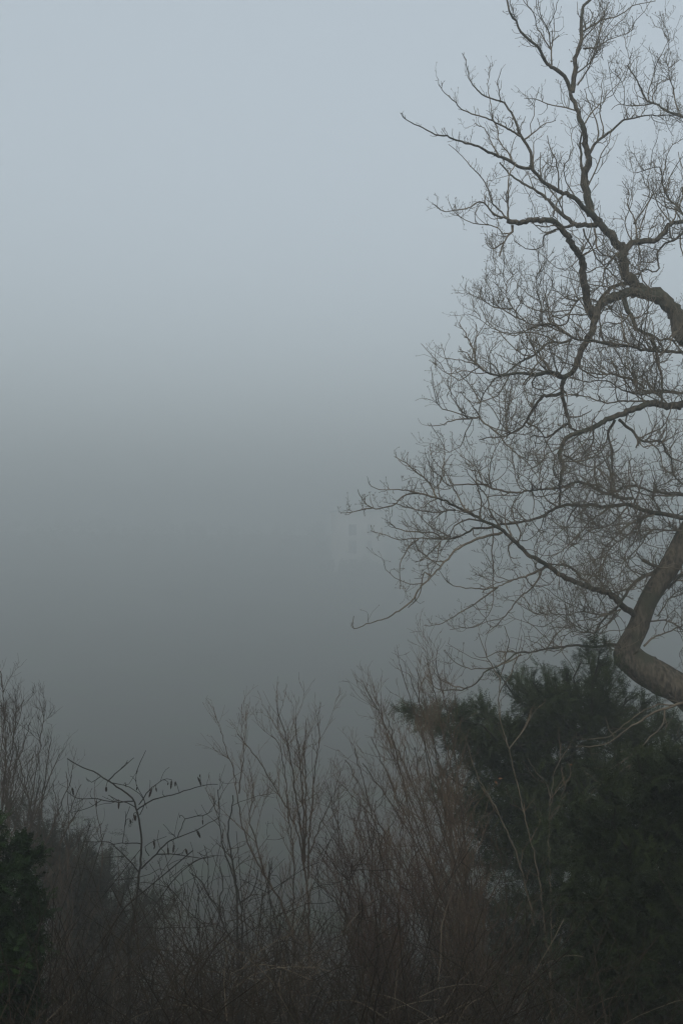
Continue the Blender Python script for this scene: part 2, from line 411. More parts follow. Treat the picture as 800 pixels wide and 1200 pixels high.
# each limb: width at start px, width at end px, twig amount, twig length, depth drift (m), points in picture pixels
LIMBS = """
26 10 0.25 0.7 0.3 | 818,402 800,392 790,366 772,346 745,337 731,313 728,292 714,275 700,262 692,250
12 6 0.4 0.7 -0.2 | 692,252 688,225 683,207 690,190 689,178 683,160 680,140 672,120 668,105
6 2 0.8 0.8 -0.4 | 668,106 660,90 640,73 630,57 612,38 600,20 592,-4 585,-20
7 4 0.6 0.8 0.3 | 670,108 673,75 680,50 679,30 681,15 690,3 696,-15
3 1.2 0.6 0.6 0.4 | 679,38 700,28 725,15 745,6 768,2
2.6 1 0.7 0.6 0.5 | 683,57 700,55 715,45 735,38 742,33
2.5 1 0.8 0.6 -0.3 | 646,76 645,50 636,25 632,5 628,-10
2.2 1 0.8 0.6 -0.3 | 645,58 633,38 625,20 615,5 610,-8
2.2 1 0.8 0.5 0.4 | 684,146 695,130 707,115 710,105
2.2 1 0.8 0.5 0.4 | 676,100 690,80 697,60 705,48
4 1.2 0.8 0.6 0.6 | 690,180 700,165 720,150 730,142 745,138 760,134 780,136 806,139
4 3 0.3 0.6 -0.2 | 690,215 681,198 679,175 682,155
5 2 0.8 0.7 0.3 | 822,146 806,139 790,135 772,122 758,119 750,105 742,90 735,76
2.4 1 0.9 0.6 0.3 | 765,121 745,125 725,123 716,128
2.4 1 0.9 0.6 0.3 | 795,130 788,112 785,98 783,78 775,68
2 1 0.9 0.5 0.3 | 783,80 795,70
9 5 0.8 0.8 0.5 | 731,293 745,283 765,280 778,270 790,263 806,258 825,255
4 1.5 0.9 0.9 0.2 | 806,262 795,245 782,232 777,215 777,209 771,198 758,198 745,203
2.2 1 1 0.8 0.3 | 777,205 780,185 788,168
3 1 1 0.9 0.5 | 746,280 743,263 737,245 737,227 728,212
2.6 1 1 0.9 0.6 | 742,262 753,245 764,230 775,218
4 2 1 0.9 -0.4 | 820,262 800,270 795,277 777,288 768,299 771,313 764,317 755,315 746,330
2.4 1.2 1 0.8 0.3 | 746,284 750,298 750,312
3 1.4 1 0.8 -0.6 | 696,268 703,295 719,306 732,336
3 1.4 0.9 0.8 0.3 | 683,268 694,295 714,317 732,338
3 1.4 0.8 0.7 -0.5 | 727,294 714,308 705,326 690,349
9 5 0.7 0.9 -0.7 | 730,293 703,263 672,232 649,223 631,205 621,194
4.6 1.2 0.8 0.32 -0.7 | 622,197 605,195 585,182 567,175 542,167 522,160 500,152 482,145 470,134
4.4 1.1 0.9 0.4 0.5 | 622,195 620,180 610,160 602,135 585,120 570,114 557,102 547,85 542,62
3 1.1 0.9 0.35 -0.9 | 610,160 590,147 570,140 545,130 532,120 515,100
2.4 1.1 0.7 0.5 0.4 | 613,164 628,152 637,147 652,141
2.2 1 1 0.6 0.7 | 603,194 590,172 580,150 575,125 573,95 572,78
2 1 1 0.5 -0.5 | 586,120 583,98 588,80
2.6 1 1 0.6 -0.4 | 594,256 575,235 568,215 555,198 540,182 525,168
2 1 1 0.5 0.8 | 585,184 572,160 567,150 555,145
7 2.5 0.9 0.9 0.8 | 699,264 672,263 658,252 642,234 620,220 600,206 585,190
2.4 1 1 0.8 -0.6 | 660,254 652,232 642,216 640,200 650,180
2 1 1 0.7 -0.6 | 676,236 665,215 662,195 668,175
11 7 0.35 0.7 -0.9 | 697,372 688,357 685,337 682,310 674,292 660,270 645,259 620,257 607,262 595,259
3.6 2 0.5 0.5 -0.3 | 600,264 600,271 590,285 584,300
3 1.2 1 0.7 0.3 | 595,260 594,245 595,225 597,207 604,190
3 1 0.9 0.5 -0.6 | 597,258 580,250 567,237 557,238 545,246 525,247 505,238
2.4 1 1 0.5 0.3 | 591,284 575,291 568,284
4 1.2 0.5 0.5 0.5 | 680,262 665,265 650,270 636,278 635,289 620,291 602,282
2 1.2 0.6 0.5 0.3 | 650,270 635,272 622,260 615,256
16 9 0.2 0.7 -0.5 | 775,350 755,345 735,343 718,347 705,357 698,370 696,380 690,392 682,407
6 5 0.2 0.5 0.3 | 762,340 740,332 718,335 706,345 700,356
9 3 0.7 0.9 -0.3 | 682,407 672,430 662,445 659,460 660,472 662,485 668,500 676,505
3 1.2 1.1 1 0.6 | 698,352 680,350 670,362 665,375 655,381 635,382 615,375 600,362 595,347 595,330 605,318
2.4 1 1.1 0.8 0.4 | 600,362 580,360 562,350 547,344 547,330
2.2 1 1.2 0.8 -0.4 | 635,382 632,360 629,340 629,318
2.2 1 1.2 0.8 -0.6 | 615,376 590,365 575,345 567,325
2.4 1 1.1 0.9 0.8 | 660,390 630,380 605,392 580,388 560,372 548,368
7 2.4 1 0.9 -0.8 | 662,443 644,436 626,440 601,437 579,438 565,434
3 1.2 1 0.5 0.3 | 567,435 556,423 554,409 546,392 537,378
2.4 1 1 0.6 0.6 | 560,428 545,412 535,412
4 1.2 1 0.9 -1.0 | 668,398 657,402 644,402 621,418 594,436 576,447 565,463 561,490
3 1.1 1 0.5 0.2 | 562,488 540,492 520,497 502,499
2 1 1 0.6 0.5 | 563,472 552,455 540,440 533,433
2 1 1 0.6 -0.4 | 561,487 550,473 540,460 533,458
5 1.6 1 0.9 0.5 | 661,458 650,462 640,463 635,465 621,486 608,501 594,510 574,513 560,516
2.6 1 1 0.9 0.5 | 594,510 593,490 592,470 590,450
2.6 1 1 0.9 0.5 | 615,494 632,505 640,520 658,545
2.6 1 1 0.9 -0.8 | 562,490 580,508 600,525 618,545 630,560
11 6 0.5 1 -0.9 | 825,466 800,473 777,475 755,475 732,482 714,491 694,502 676,505 663,513
6 3 0.7 0.9 -0.3 | 663,513 656,531 658,556 657,575 655,592
4 2 0.7 0.9 0.4 | 669,501 664,497 648,508 635,511 620,512
3 1.2 0.9 0.9 0.3 | 695,503 693,522 685,530 680,540
4 2 0.5 0.8 0.3 | 720,492 712,505 712,512 717,525 717,545 716,565
7 5 0.5 0.9 -0.5 | 730,345 733,358 739,374 746,386 755,391 764,394
5 3 0.6 0.9 -0.5 | 764,394 767,412 775,437 775,457 773,478
3.6 2 0.8 0.8 0.5 | 762,392 773,399 786,399 806,420
3 1.2 1 0.8 -0.4 | 739,368 723,379 710,378 703,385
5 2 0.9 0.9 -1.1 | 822,416 800,414 773,412 746,407 719,405 694,400 665,392 640,380 622,384
4 1.6 0.9 0.9 0.8 | 815,458 800,460 768,459 746,461 728,457 710,448 687,446 665,441 650,440
3.6 1.4 0.9 0.9 -0.9 | 795,461 755,457 739,443 721,441 699,437 674,430 655,425
3 1.2 0.9 0.9 0.6 | 755,455 748,450 732,430 721,410 712,395
3 1.2 0.9 0.9 -0.7 | 756,471 723,470 699,470 665,462 645,470
7 3 0.9 1 -0.8 | 820,610 800,608 777,603 759,599 737,592 714,594 687,591 665,592 642,601 620,609 600,613 580,617
4 1.6 1 0.6 -0.3 | 580,617 550,623 530,629 517,632
2.4 1 1 0.5 -0.2 | 517,632 511,626 490,622 466,619 452,612
2.4 1 1 0.5 0.3 | 517,632 490,631 469,631 451,628 434,622
2 1 1 0.5 0.6 | 528,629 505,618 488,600 478,590
2 1 0.9 0.5 0.2 | 516,634 502,649 494,656 486,659
2 1 0.7 0.5 -0.2 | 516,634 511,658 506,668 500,680
2 1 0.8 0.5 -0.3 | 490,632 480,640 471,656 469,680 468,690
5 2.4 1 0.9 -0.7 | 740,584 728,583 703,576 692,570 674,566 654,571 635,574 610,577
3 1 1 0.7 -0.4 | 610,577 586,575 562,568 529,568 514,558 503,548 498,530
3 1.4 1 0.9 0.6 | 660,533 683,545 701,549 714,563 717,577
5 2.4 1 1 0.6 | 822,580 800,579 764,576 741,570 721,574 700,580
4 2 0.9 0.9 0.6 | 725,492 740,505 750,517 773,517 777,529 786,536 789,558 798,567 810,575
3.4 1.4 1 0.9 -0.3 | 815,618 800,621 764,623 750,635 741,648 733,665
3 1 1 0.9 -0.8 | 765,603 741,612 719,630 705,648 690,662
2.4 1 1 0.9 -1.2 | 757,600 735,625 715,645 700,670 693,690
2.4 1 1 0.9 -0.9 | 735,594 715,612 690,625 668,640 650,645
2.4 1 1 0.9 -1.2 | 712,596 690,612 672,632 655,648 640,655
2.4 1 1 0.9 -0.6 | 750,600 748,620 735,645 727,665 725,690
2.2 1 1 0.8 -0.6 | 690,592 672,610 650,625 640,640
9 5 0.4 0.9 -1.0 | 747,724 742,720 725,705 705,694 687,686 657,674 637,661 616,646 592,625
4.4 2.4 1 0.6 -0.4 | 592,625 580,616 559,607 532,592 511,583
2.8 1 0.9 0.45 -0.3 | 511,583 490,578 472,583 460,593 439,595 424,584 419,574
2 1 0.7 0.35 0.3 | 437,595 418,598 400,600
2.4 1 1 0.5 0.5 | 511,583 502,565 487,553 472,541 461,535
2.2 1 1 0.5 -0.5 | 490,578 475,575 460,574 439,571 432,566
2.6 1 1 0.5 -0.6 | 533,598 502,599 478,595 460,590
2.4 1 1 0.6 0.6 | 560,607 540,590 530,570 520,550 505,535 503,522
2.4 1 1 0.6 -0.6 | 586,618 575,600 570,580 555,565 545,550
4.5 2 0.7 0.8 0.5 | 690,687 682,677 667,665 652,661 637,662
3.6 1.6 0.8 0.6 -0.6 | 640,664 634,667 622,673 610,676 597,682 583,688
2.4 1 0.8 0.5 -0.3 | 583,688 556,691 532,685 520,677 514,668
2.2 1 0.8 0.45 0.2 | 583,688 562,703 535,721 514,731 497,733
2.6 1.2 0.5 0.5 0.5 | 634,668 630,680 618,692 607,703 589,724 575,738 568,744
2 1 0.7 0.5 -0.4 | 577,617 577,650 577,690 577,712 565,728 547,737 538,734
3.4 2 0.5 0.5 -0.4 | 588,624 572,628 556,632 538,643 520,658 505,676 490,691
2.2 1 0.35 0.3 -0.3 | 490,691 478,709 460,719 439,730 425,734 416,735 413,731 413.5,722
2 1 0.5 0.4 0.3 | 505,676 497,670 493,685 486,702 478,712
5 2.6 0.4 0.6 0.5 | 752,656 762,662 772,664 784,664
3 1.4 0.1 0.4 0.1 | 784,664 772,664 758,661 750,655 746,649
6 2 0.9 0.8 -0.6 | 776,668 768,670 755,675 740,687 727,702 720,715 707,727 697,742
2.2 1 1 0.8 -0.4 | 724,706 717,725 700,738 690,742 670,732 660,722
2.4 1 1 0.8 -0.6 | 726,714 712,720 695,720 675,718 650,720 625,720 617,710
2 1 1 0.7 -0.5 | 697,742 680,742 665,740 655,755
4.4 2 0.8 0.7 -0.8 | 742,765 727,757 710,756 687,757 650,759 625,762 610,766 583,779 565,791 556,801 541,809
2 1 1 0.6 -0.3 | 541,809 520,807 505,802 497,795
2 1 1 0.5 -0.3 | 610,767 580,782 556,785 535,776 523,764
2 1 1 0.5 0.3 | 547,807 529,803 515,797 507,783
2 1 0.9 0.6 0.3 | 640,760 655,740 665,735 672,745
3 1.2 0.9 0.7 0.5 | 754,757 762,750 770,745 785,737 800,732 815,725
2.6 1.2 0.9 0.7 0.6 | 760,728 772,728 785,729 797,738 812,745
4 1.6 0.9 0.8 0.6 | 782,690 792,680 806,668 822,655
2 1 1 0.8 0.6 | 770,722 785,700 800,690 815,682
"""

def q0x(body):
    return float(np.mean([float(a.split(',')[0]) for a in body.split()]))

def make_oak():
    rng = np.random.default_rng(5)
    base = P(980, 1260, OAK_Y + 0.4)
    base[2] = ground_z(base[0], base[1]) - 0.1
    root = thing('oak_tree', 'large bare oak leaning in from the right, twisted limbs over the foggy valley', 'tree', base)
    org = rel(root)
    px_m = OAK_Y / F; SC = OAK_Y / 16
    registry = []                       # (N,4): px, py, depth, radius px of what stands so far
    def to_world(path):                 # path (N,3) px,py,depth
        return np.array([P(a[0], a[1], a[2]) for a in path])
    # trunk: from the ground outside the frame up to the kink and on to the crown
    tk = [(980, 1300, .4, 62), (915, 960, .3, 50), (860, 860, .1, 42), (815, 822, 0, 36), (776, 797, 0, 35), (754, 785, 0, 34), (740, 775, 0, 32), (733, 770, 0, 30), (733, 764, 0, 27), (738, 752, 0, 24), (747, 735, 0, 23), (760, 702, 0, 22),
          (785, 662, 0, 23), (803, 628, .05, 23), (828, 580, .2, 27), (838, 510, .3, 28), (836, 450, .3, 30), (820, 405, .2, 28), (806, 392, .1, 24)]
    tk = [(a, b, OAK_Y + c, w) for a, b, c, w in tk]
    sp = smooth_path(np.array([(a, b, c * 100, w) for a, b, c, w in tk]), 5)
    sp[:, 2] /= 100
    pts = to_world(sp); rad = sp[:, 3] * px_m / 2
    pts[0, 2] = min(pts[0, 2], base[2] - .2)
    # lumpy bark: radius varies round and along
    S = 40
    ang = np.arange(S) * 2 * math.pi / S
    lump = 1 + 0.035 * np.sin(ang[None] * 3 + np.linspace(0, 9, len(pts))[:, None]) + 0.03 * np.sin(ang[None] * 7 + np.linspace(0, 31, len(pts))[:, None]) + rng.normal(size=(len(pts), S)) * 0.016 + (0.03 * np.abs(np.sin(ang[None] * 6.5 + 1.5 * np.sin(np.arange(len(pts))[:, None] * .35) + np.sin(np.arange(len(pts))[:, None] * .13 + 2))) - .015)
    sa = np.arange(len(pts))[:, None] * .35; an = ang[None]
    for k in range(9):
        m_, f_, p_, q_ = rng.integers(1, 5), rng.uniform(.3, 1.6), rng.uniform(0, 6.28), rng.uniform(0, 6.28)
        lump = lump + 0.022 * np.sin(an * m_ + p_) * np.sin(sa * f_ + q_)
    for k in range(14):                                   # burrs and old branch scars
        c0, a0 = rng.uniform(0, len(pts)), rng.uniform(0, 6.28)
        da = np.angle(np.exp(1j * (an - a0))); ds = np.arange(len(pts))[:, None] - c0
        lump = lump + rng.uniform(.06, .16) * np.exp(-(da / .45) ** 2 - (ds / 1.6) ** 2)
    T = Tubes(); T.add(pts[None], (rad[:, None] * lump)[None], S)
    T.build('trunk', M_bark, root, True, org)
    registry.append(np.column_stack([sp[:, 0], sp[:, 1], sp[:, 2], sp[:, 3]]))
    rngs = np.random.default_rng(21)
    total = 0
    for li, line in enumerate(LIMBS.strip().split('\n')):
        head, body = line.split('|')
        w0, w1, dens, tl, drift = map(float, head.split())
        if q0x(body) > 690:
            dens *= 1.4
        if w0 < 6.5:
            w0 *= 0.85
        else:
            w0 *= 0.88
        w1 *= 0.72
        q = np.array([tuple(map(float, s.split(','))) for s in body.split()])
        reg = np.concatenate(registry)
        dd = np.hypot(reg[:, 0] - q[0, 0], reg[:, 1] - q[0, 1])
        k = np.argmin(dd)
        y0 = reg[k, 2] if dd[k] < 25 else OAK_Y + rngs.uniform(-1, 1)
        s = np.concatenate([[0], np.cumsum(np.hypot(*np.diff(q, axis=0).T))])
        L = s[-1]; u = s / L
        dep = y0 + drift * 1.5 * u * min(1, L / 120) + np.sin(u * 5 + li) * 0.10 * np.minimum(1, u * 3)
        sp = smooth_path(np.column_stack([q, dep * 100]), 5 if w0 < 8 else 4)
        sp[:, 2] /= 100
        n = len(sp)
        jit = rng.normal(size=(n, 2)) * (0.35 + 0.035 * w0); jit[0] = 0
        ph = rng.uniform(0, 6.28, 6); x_ = np.linspace(0, L, n)
        amp = (0.9 + 0.9 * rng.random()) * np.minimum(1, x_ / 25) * np.minimum(1, (L - x_) / 25 + .3) * (1.0 if w0 < 9 else 0.6)
        sp[:, 0] += amp * (np.sin(x_ / 5.2 + ph[0]) * .5 + np.sin(x_ / 9.5 + ph[1]))
        sp[:, 1] += amp * (np.sin(x_ / 6.1 + ph[2]) * .5 + np.sin(x_ / 11 + ph[3]))
        sp[:, 2] += amp * .03 * np.sin(x_ / 8 + ph[4])
        sp[:, :2] += jit
        uu = np.linspace(0, 1, n)
        wid = w0 + (w1 - w0) * uu ** 0.85
        registry.append(np.column_stack([sp, wid]))
        pts = to_world(sp)
        rad = wid * px_m / 2
        sides = 16 if w0 > 12 else 10 if w0 > 5 else 6
        lump = 1 + rng.normal(size=(n, sides)) * (0.05 if w0 > 3 else 0.03)
        lump += (0.10 * np.maximum(0, np.sin(uu * L * 0.22 + li)) ** 6)[:, None] if w0 > 3 else 0
        T = Tubes(); T.add(pts[None], (rad[:, None] * lump)[None], sides)
        lo = T.build('limb' if w0 > 3.3 else 'branch', M_bark if w0 > 3.3 else M_twig, root, True, org)
        # twigs
        tw = Tubes()
        ptsM = pts[None]; radM = rad[None]
        thin = w0 <= 5
        up = 0.45 if q[:, 1].mean() < 560 else 0.25
        S0, s0 = np.zeros((0, 7, 3)), np.zeros((0, 7))
        if (q[:, 0].mean() > 590 or (w0 > 2.5 and q[:, 0].mean() > 530)) and not (q[:, 1].mean() < 280 and q[:, 0].mean() < 625):
            S0, s0 = spawn(rng, ptsM, radM, (4.2 if q[:, 1].mean() > 330 else 2.6) * dens, (0.45, 1.15), 10, (0.5, 1.2), S=SC, up=up, curl=0.26, r0=0.65, r1=0.45, rmax=0.011, rmin=0.005, t0=0.08)
            tw.add(S0, s0, 4)
        A, ra = spawn(rng, ptsM, radM, 7.5 * dens, (0.16 * tl, 0.62 * tl), 8, (0.5, 1.25), S=SC, up=up, curl=0.32, r0=0.6, r1=0.5, rmax=0.0068, rmin=0.0029, t0=0.06)
        if len(S0):
            A2, ra2 = spawn(rng, S0, s0, 8.0, (0.15, 0.5), 8, (0.5, 1.25), S=SC, up=up, curl=0.32, r0=0.65, r1=0.5, rmax=0.0052, rmin=0.0027, t0=0.12)
            A = np.concatenate([A, A2]); ra = np.concatenate([ra, ra2])
        B, rb = spawn(rng, A, ra, 11.0, (0.06, 0.24), 5, (0.45, 1.1), S=SC, up=0.45, curl=0.34, r0=0.7, r1=0.6, rmax=0.0036, rmin=0.0021, t0=0.1)
        if w0 <= 6:
            B2, rb2 = spawn(rng, ptsM, radM, 9.0 * dens, (0.05, 0.2), 5, (0.5, 1.2), S=SC, up=0.5, curl=0.3, r0=0.6, r1=0.7, rmax=0.0038, rmin=0.0021, t0=0.15)
            B = np.concatenate([B, B2]); rb = np.concatenate([rb, rb2])
        C, rc = spawn(rng, B, rb, 9.0, (0.03, 0.08), 3, (0.5, 1.2), S=SC, up=0.5, curl=0.3, r0=0.8, r1=0.9, rmax=0.0028, rmin=0.0019, t0=0.2)
        # buds swell the tips
        if len(C):
            rc[:, -1] = 0.0028 * SC
        tw.add(A, ra, 4); tw.add(B, rb, 3); tw.add(C, rc, 3)
        # clustered buds at the tips of the second order twigs
        if len(B):
            tip = B[:, -1]; d = unit(B[:, -1] - B[:, -2])
            bl = np.stack([tip - d * .005, tip + d * .008, tip + d * .023], 1)
            tw.add(bl, np.tile([[.0028, .0060, .0016]], (len(bl), 1)), 3)
        o = tw.build('twigs', M_twig, lo, False, org)
        if o:
            o['kind'] = 'stuff'
        total += sum(len(f) for f in tw.f) * 2
    print('oak twig tris', total)
    # curled hanging tip bud
    return root
make_oak()

# pale dead boughs of another tree, hanging in front of the yew
WSC = 0.78
def traced_parts(root, name, items, Y, mat, seed=1, twig_mat=None, jitter=0.5, twig=None, sides=6, drift=0.6):
    """items: (w0, w1, [(px,py)...]); each becomes a part; returns all paths"""
    rng = np.random.default_rng(seed)
    org = rel(root); px_m = Y / F; reg = None; paths = []
    for it in items:
        w0, w1, q = it[0], it[1], np.array(it[2], float)
        nm = it[3] if len(it) > 3 else name
        y0 = Y
        if reg is not None:
            dd = np.hypot(reg[:, 0] - q[0, 0], reg[:, 1] - q[0, 1]); k = np.argmin(dd)
            if dd[k] < 14: y0 = reg[k, 2]
        s = np.concatenate([[0], np.cumsum(np.hypot(*np.diff(q, axis=0).T))]); u = s / s[-1]
        dep = y0 + rng.uniform(-drift, drift) * u * min(1.5, s[-1] / 100) 
        sp = smooth_path(np.column_stack([q, dep * 100]), 6); sp[:, 2] /= 100
        j = rng.normal(size=(len(sp), 2)) * jitter; j[0] = 0; sp[:, :2] += j
        reg = sp if reg is None else np.vstack([reg, sp])
        pts = np.array([P(*a) for a in sp]); rad = np.linspace(w0, w1, len(sp)) ** 1.0 * px_m / 2 * WSC
        T = Tubes(); T.add(pts[None], rad[None], sides); T.build(nm, mat, root, True, org)
        paths.append((pts, rad))
    return paths

def twigs_on(root, paths, mat, seed, levels, name='twigs', parent=None):
    rng = np.random.default_rng(seed)
    T = Tubes(); org = rel(root); cur = None
    for pts, rad in paths:
        lev = [(pts[None], rad[None])]
        for lv in levels:
            P_, r_ = lev[-1]
            A, ra = spawn(rng, P_, r_, **lv['s'])
            T.add(A, ra, lv.get('sides', 3)); lev.append((A, ra))
    o = T.build(name, mat, parent or root, False, org)
    if o: o['kind'] = 'stuff'
    return o

def lv(per_m, L, K=5, ang=(.4, 1.0), up=.3, curl=.2, rmax=.005, rmin=.003, t0=.1, t1=1.0, sides=3, r0=.7):
    return {'s': dict(per_m=per_m, L=L, K=K, ang=ang, up=up, curl=curl, rmax=rmax, rmin=rmin, t0=t0, t1=t1, r0=r0, r1=.55), 'sides': sides}

# ------------------------------------------------------------------ yews and other evergreens
def spray_template(rng, n_leaf, length, leaf, width, droop=0.0, flat=True):
    """a twig axis with leaves in two ranks; returns (V,3), quads"""
    v = []; f = []
    for i in range(n_leaf):
        t = (i + .5) / n_leaf; side = 1 if i % 2 else -1
        x = t * length
        az = side * rng.uniform(0.75, 1.15); el = rng.uniform(-.35, .5)
        d = np.array([math.cos(az), math.sin(az) * math.cos(el), math.sin(el)])
        l = leaf * rng.uniform(.7, 1.15) * (1 - .45 * t)
        w = width; n = np.cross(d, [0.2, 0, 1]); n /= np.linalg.norm(n)
        o = np.array([x, 0, -droop * t * t])
        k = len(v)
        v += [o - n * w * .35, o + d * l * .55 - n * w, o + d * l, o + d * l * .55 + n * w]
        f.append((k, k + 1, k + 2, k + 3))
    k = len(v); w = width * .5
    v += [np.array([0, -w, 0]), np.array([length, 0, -droop]), np.array([length * 1.12, 0, -droop]), np.array([0, w, 0])]
    f.append((k, k + 1, k + 2, k + 3))
    return np.array(v), np.array(f)

def place_sprays(rng, pos, dirs, scale, templates):
    V = []; Fq = []; n = 0
    which = rng.integers(0, len(templates), len(pos))
    for ti, (tv, tf) in enumerate(templates):
        m = which == ti
        p = pos[m]; d = unit(dirs[m]); s = scale[m][:, None, None]
        if len(p) == 0: continue
        up = unit(rng.normal(size=d.shape) * .45 + np.array([0, 0, 1]))
        y = unit(np.cross(up, d)); z = np.cross(d, y)
        v = (tv[None, :, 0:1] * d[:, None] + tv[None, :, 1:2] * y[:, None] + tv[None, :, 2:3] * z[:, None]) * s + p[:, None]
        f = tf[None] + (np.arange(len(p)) * len(tv))[:, None, None] + n
        V.append(v.reshape(-1, 3)); Fq.append(f.reshape(-1, 4)); n += len(p) * len(tv)
    return np.concatenate(V), np.concatenate(Fq)

def evergreen(name, label, cat, base_px, Y, boughs, mat, seed, spray=(14, .2, .045, .006, .0), per_bough=16, sprays_per=13,
              branchlet=(.3, .75), updir=.35, depth=1.6, trunk_w=22, trunk_top=None, fill=0, fill_y=0, rise=(.12, .3), group=None, bough_w=7, droop_branch=0.0):
    """boughs: silhouette targets in px, each bough runs from the trunk to there, spread over depth"""
    rng = np.random.default_rng(seed)
    bp = P(base_px[0], base_px[1], Y); bp[2] = ground_z(bp[0], bp[1]) - .1
    root = thing(name, label, cat, bp, group)
    org = rel(root)
    top = P(trunk_top[0], trunk_top[1], Y)
    k = 12
    tp = np.linspace(0, 1, k)[:, None] * (top - bp) + bp + np.cumsum(rng.normal(size=(k, 3)) * [.04, .04, 0], axis=0)
    T = Tubes(); T.add(tp[None], np.linspace(trunk_w, trunk_w * .2, k)[None] * Y / F / 2, 10)
    T.build('trunk', M_dark, root, True, org)
    BP = []; BR = []
    for (x, y) in boughs:
        reps = 1
        for r_ in range(reps):
            e = P(x, y, Y); dy = rng.uniform(-depth, depth) * (1.0 if rng.random() < .7 else .5)
            e = P(x, y, Y + dy)
            tt = np.clip((e[2] - bp[2]) / (top[2] - bp[2]) - rng.uniform(*rise), .08, .95)
            s0 = bp + (top - bp) * tt
            mid = (s0 + e) / 2 + np.array([rng.normal() * .1, rng.normal() * .1, -.12 * np.linalg.norm(e - s0)])
            BP.append(smooth_path(np.array([s0, mid, e]), .25)[:]); 
    T = Tubes(); allp = []
    bparts = []
    K = 9
    for b in BP:
        idx = np.linspace(0, len(b) - 1, K); i0 = np.minimum(idx.astype(int), len(b) - 2); f = (idx - i0)[:, None]
        c = b[i0] * (1 - f) + b[i0 + 1] * f
        c[1:] += rng.normal(size=(K - 1, 3)) * .03
        allp.append(c)
        TT = Tubes(); TT.add(c[None], np.linspace(bough_w, 1.6, K)[None] * Y / F / 2, 5)
        TT.build('bough', M_dark, root, True, org)
    A0 = np.array(allp); r0 = np.tile(np.linspace(.03, .008, K), (len(A0), 1))
    ln = np.linalg.norm(np.diff(A0, axis=1), axis=2).sum(1)
    A, ra = spawn(rng, A0, r0, per_bough / max(.5, ln.mean()), branchlet, 5, (.3, 1.1), up=updir, curl=.2, rmax=.007, rmin=.003, t0=.22)
    Tt = Tubes(); Tt.add(A, ra, 3)
    tw = Tt.build('twigs', M_dark, root, False, org); tw['kind'] = 'stuff'
    # sprays along every branchlet and at bough ends
    def along(Q, n, t0):
        M_, K_, _ = Q.shape
        idx = np.repeat(np.arange(M_), n)
        t = rng.uniform(t0, 1, len(idx)) * (K_ - 1); kk = np.minimum(t.astype(int), K_ - 2); f = (t - kk)[:, None]
        p = Q[idx, kk] * (1 - f) + Q[idx, kk + 1] * f
        d = unit(Q[idx, kk + 1] - Q[idx, kk])
        side = rng.normal(size=d.shape)
        d = unit(d * rng.uniform(.5, 1.3, (len(d), 1)) + side * 1.0 + np.array([0, 0, updir * .6 - droop_branch]))
        return p, d
    p1, d1 = along(A, sprays_per, .05)
    p2, d2 = along(A0, 26, .35)
    pos = np.concatenate([p1, p2]); dirs = np.concatenate([d1, d2])
    if fill:
        ok = np.array([i for i, q in enumerate(boughs) if q[1] > fill_y])
        b = A0[ok[rng.integers(0, len(ok), fill)], rng.integers(1, K, fill)]
        pos = np.concatenate([pos, b + rng.normal(size=b.shape) * .3]); dirs = np.concatenate([dirs, rng.normal(size=b.shape)])
    temps = [spray_template(rng, spray[0], spray[1], spray[2], spray[3], spray[4]) for _ in range(6)]
    V, Fq = place_sprays(rng, pos, dirs, rng.uniform(.65, 1.25, len(pos)), temps)
    o = link('foliage', new_mesh('foliage', V - org, Fq, 4), mat, root)
    o['kind'] = 'stuff'
    print(name, 'tris', len(Fq) * 2)
    return root

yb = [(478, 832), (497, 842), (510, 858), (526, 832), (533, 848), (548, 826), (556, 842), (575, 838), (590, 800), (598, 790), (612, 806), (625, 800), (641, 790), (650, 806), (663, 795), (675, 778),
      (688, 768), (698, 760), (706, 780), (715, 790), (730, 808), (745, 815), (758, 828), (775, 838), (790, 846), (806, 856), (822, 865), (700, 800), (672, 820), (735, 820), (640, 850), (612, 862), (585, 858), (560, 870),
      (530, 880), (520, 905), (545, 905), (575, 900), (600, 905), (630, 905), (660, 880), (690, 860), (715, 850), (780, 850), (800, 880), (835, 890), (755, 865), (700, 900), (670, 915), (545, 935), (535, 965), (565, 945),
      (590, 940), (620, 945), (650, 950), (560, 985), (545, 1010), (585, 1000), (615, 990), (645, 1000), (690, 960), (555, 1050), (590, 1045), (620, 1050), (650, 1050), (540, 1090), (570, 1095), (600, 1100), (640, 1110), (680, 1020),
      (700, 1080), (560, 1140), (600, 1150), (640, 1160), (520, 935), (530, 1130), (680, 1140), (740, 900), (820, 960), (840, 1040)]
evergreen('yew_tree', 'dark green yew with spiky spreading boughs beneath the leaning oak trunk', 'tree', (690, 1200), 17.5, yb, M_yew, 31,
          per_bough=22, sprays_per=17, branchlet=(.2, .5), depth=1.3, rise=(-.06, .12), updir=.1, bough_w=4, fill=5000, fill_y=880, trunk_top=(690, 835), trunk_w=26)

cb = [(700, 905), (725, 890), (745, 880), (760, 900), (775, 885), (795, 895), (815, 880), (685, 935), (710, 930), (735, 925), (765, 930), (790, 930), (810, 925), (672, 965), (700, 970), (730, 965), (760, 970), (795, 975),
      (680, 1000), (710, 1010), (745, 1010), (780, 1015), (810, 1010), (665, 1040), (700, 1050), (735, 1045), (800, 1055), (690, 1085), (715, 1080), (810, 1090), (675, 1120), (700, 1130), (800, 1130), (690, 1165), (720, 1150), (805, 1180), (740, 1085), (775, 1060), (830, 950), (840, 1020), (840, 1100)]
evergreen('cypress_bush', 'broad soft green evergreen bush filling the lower right corner before the yew', 'bush', (775, 1215), 11.5, cb, M_cyp, 41,
          spray=(16, .15, .035, .005, .02), per_bough=20, sprays_per=20, branchlet=(.15, .42), depth=.9, fill=6000, fill_y=940, trunk_top=(770, 930), trunk_w=16, updir=.1, bough_w=5)
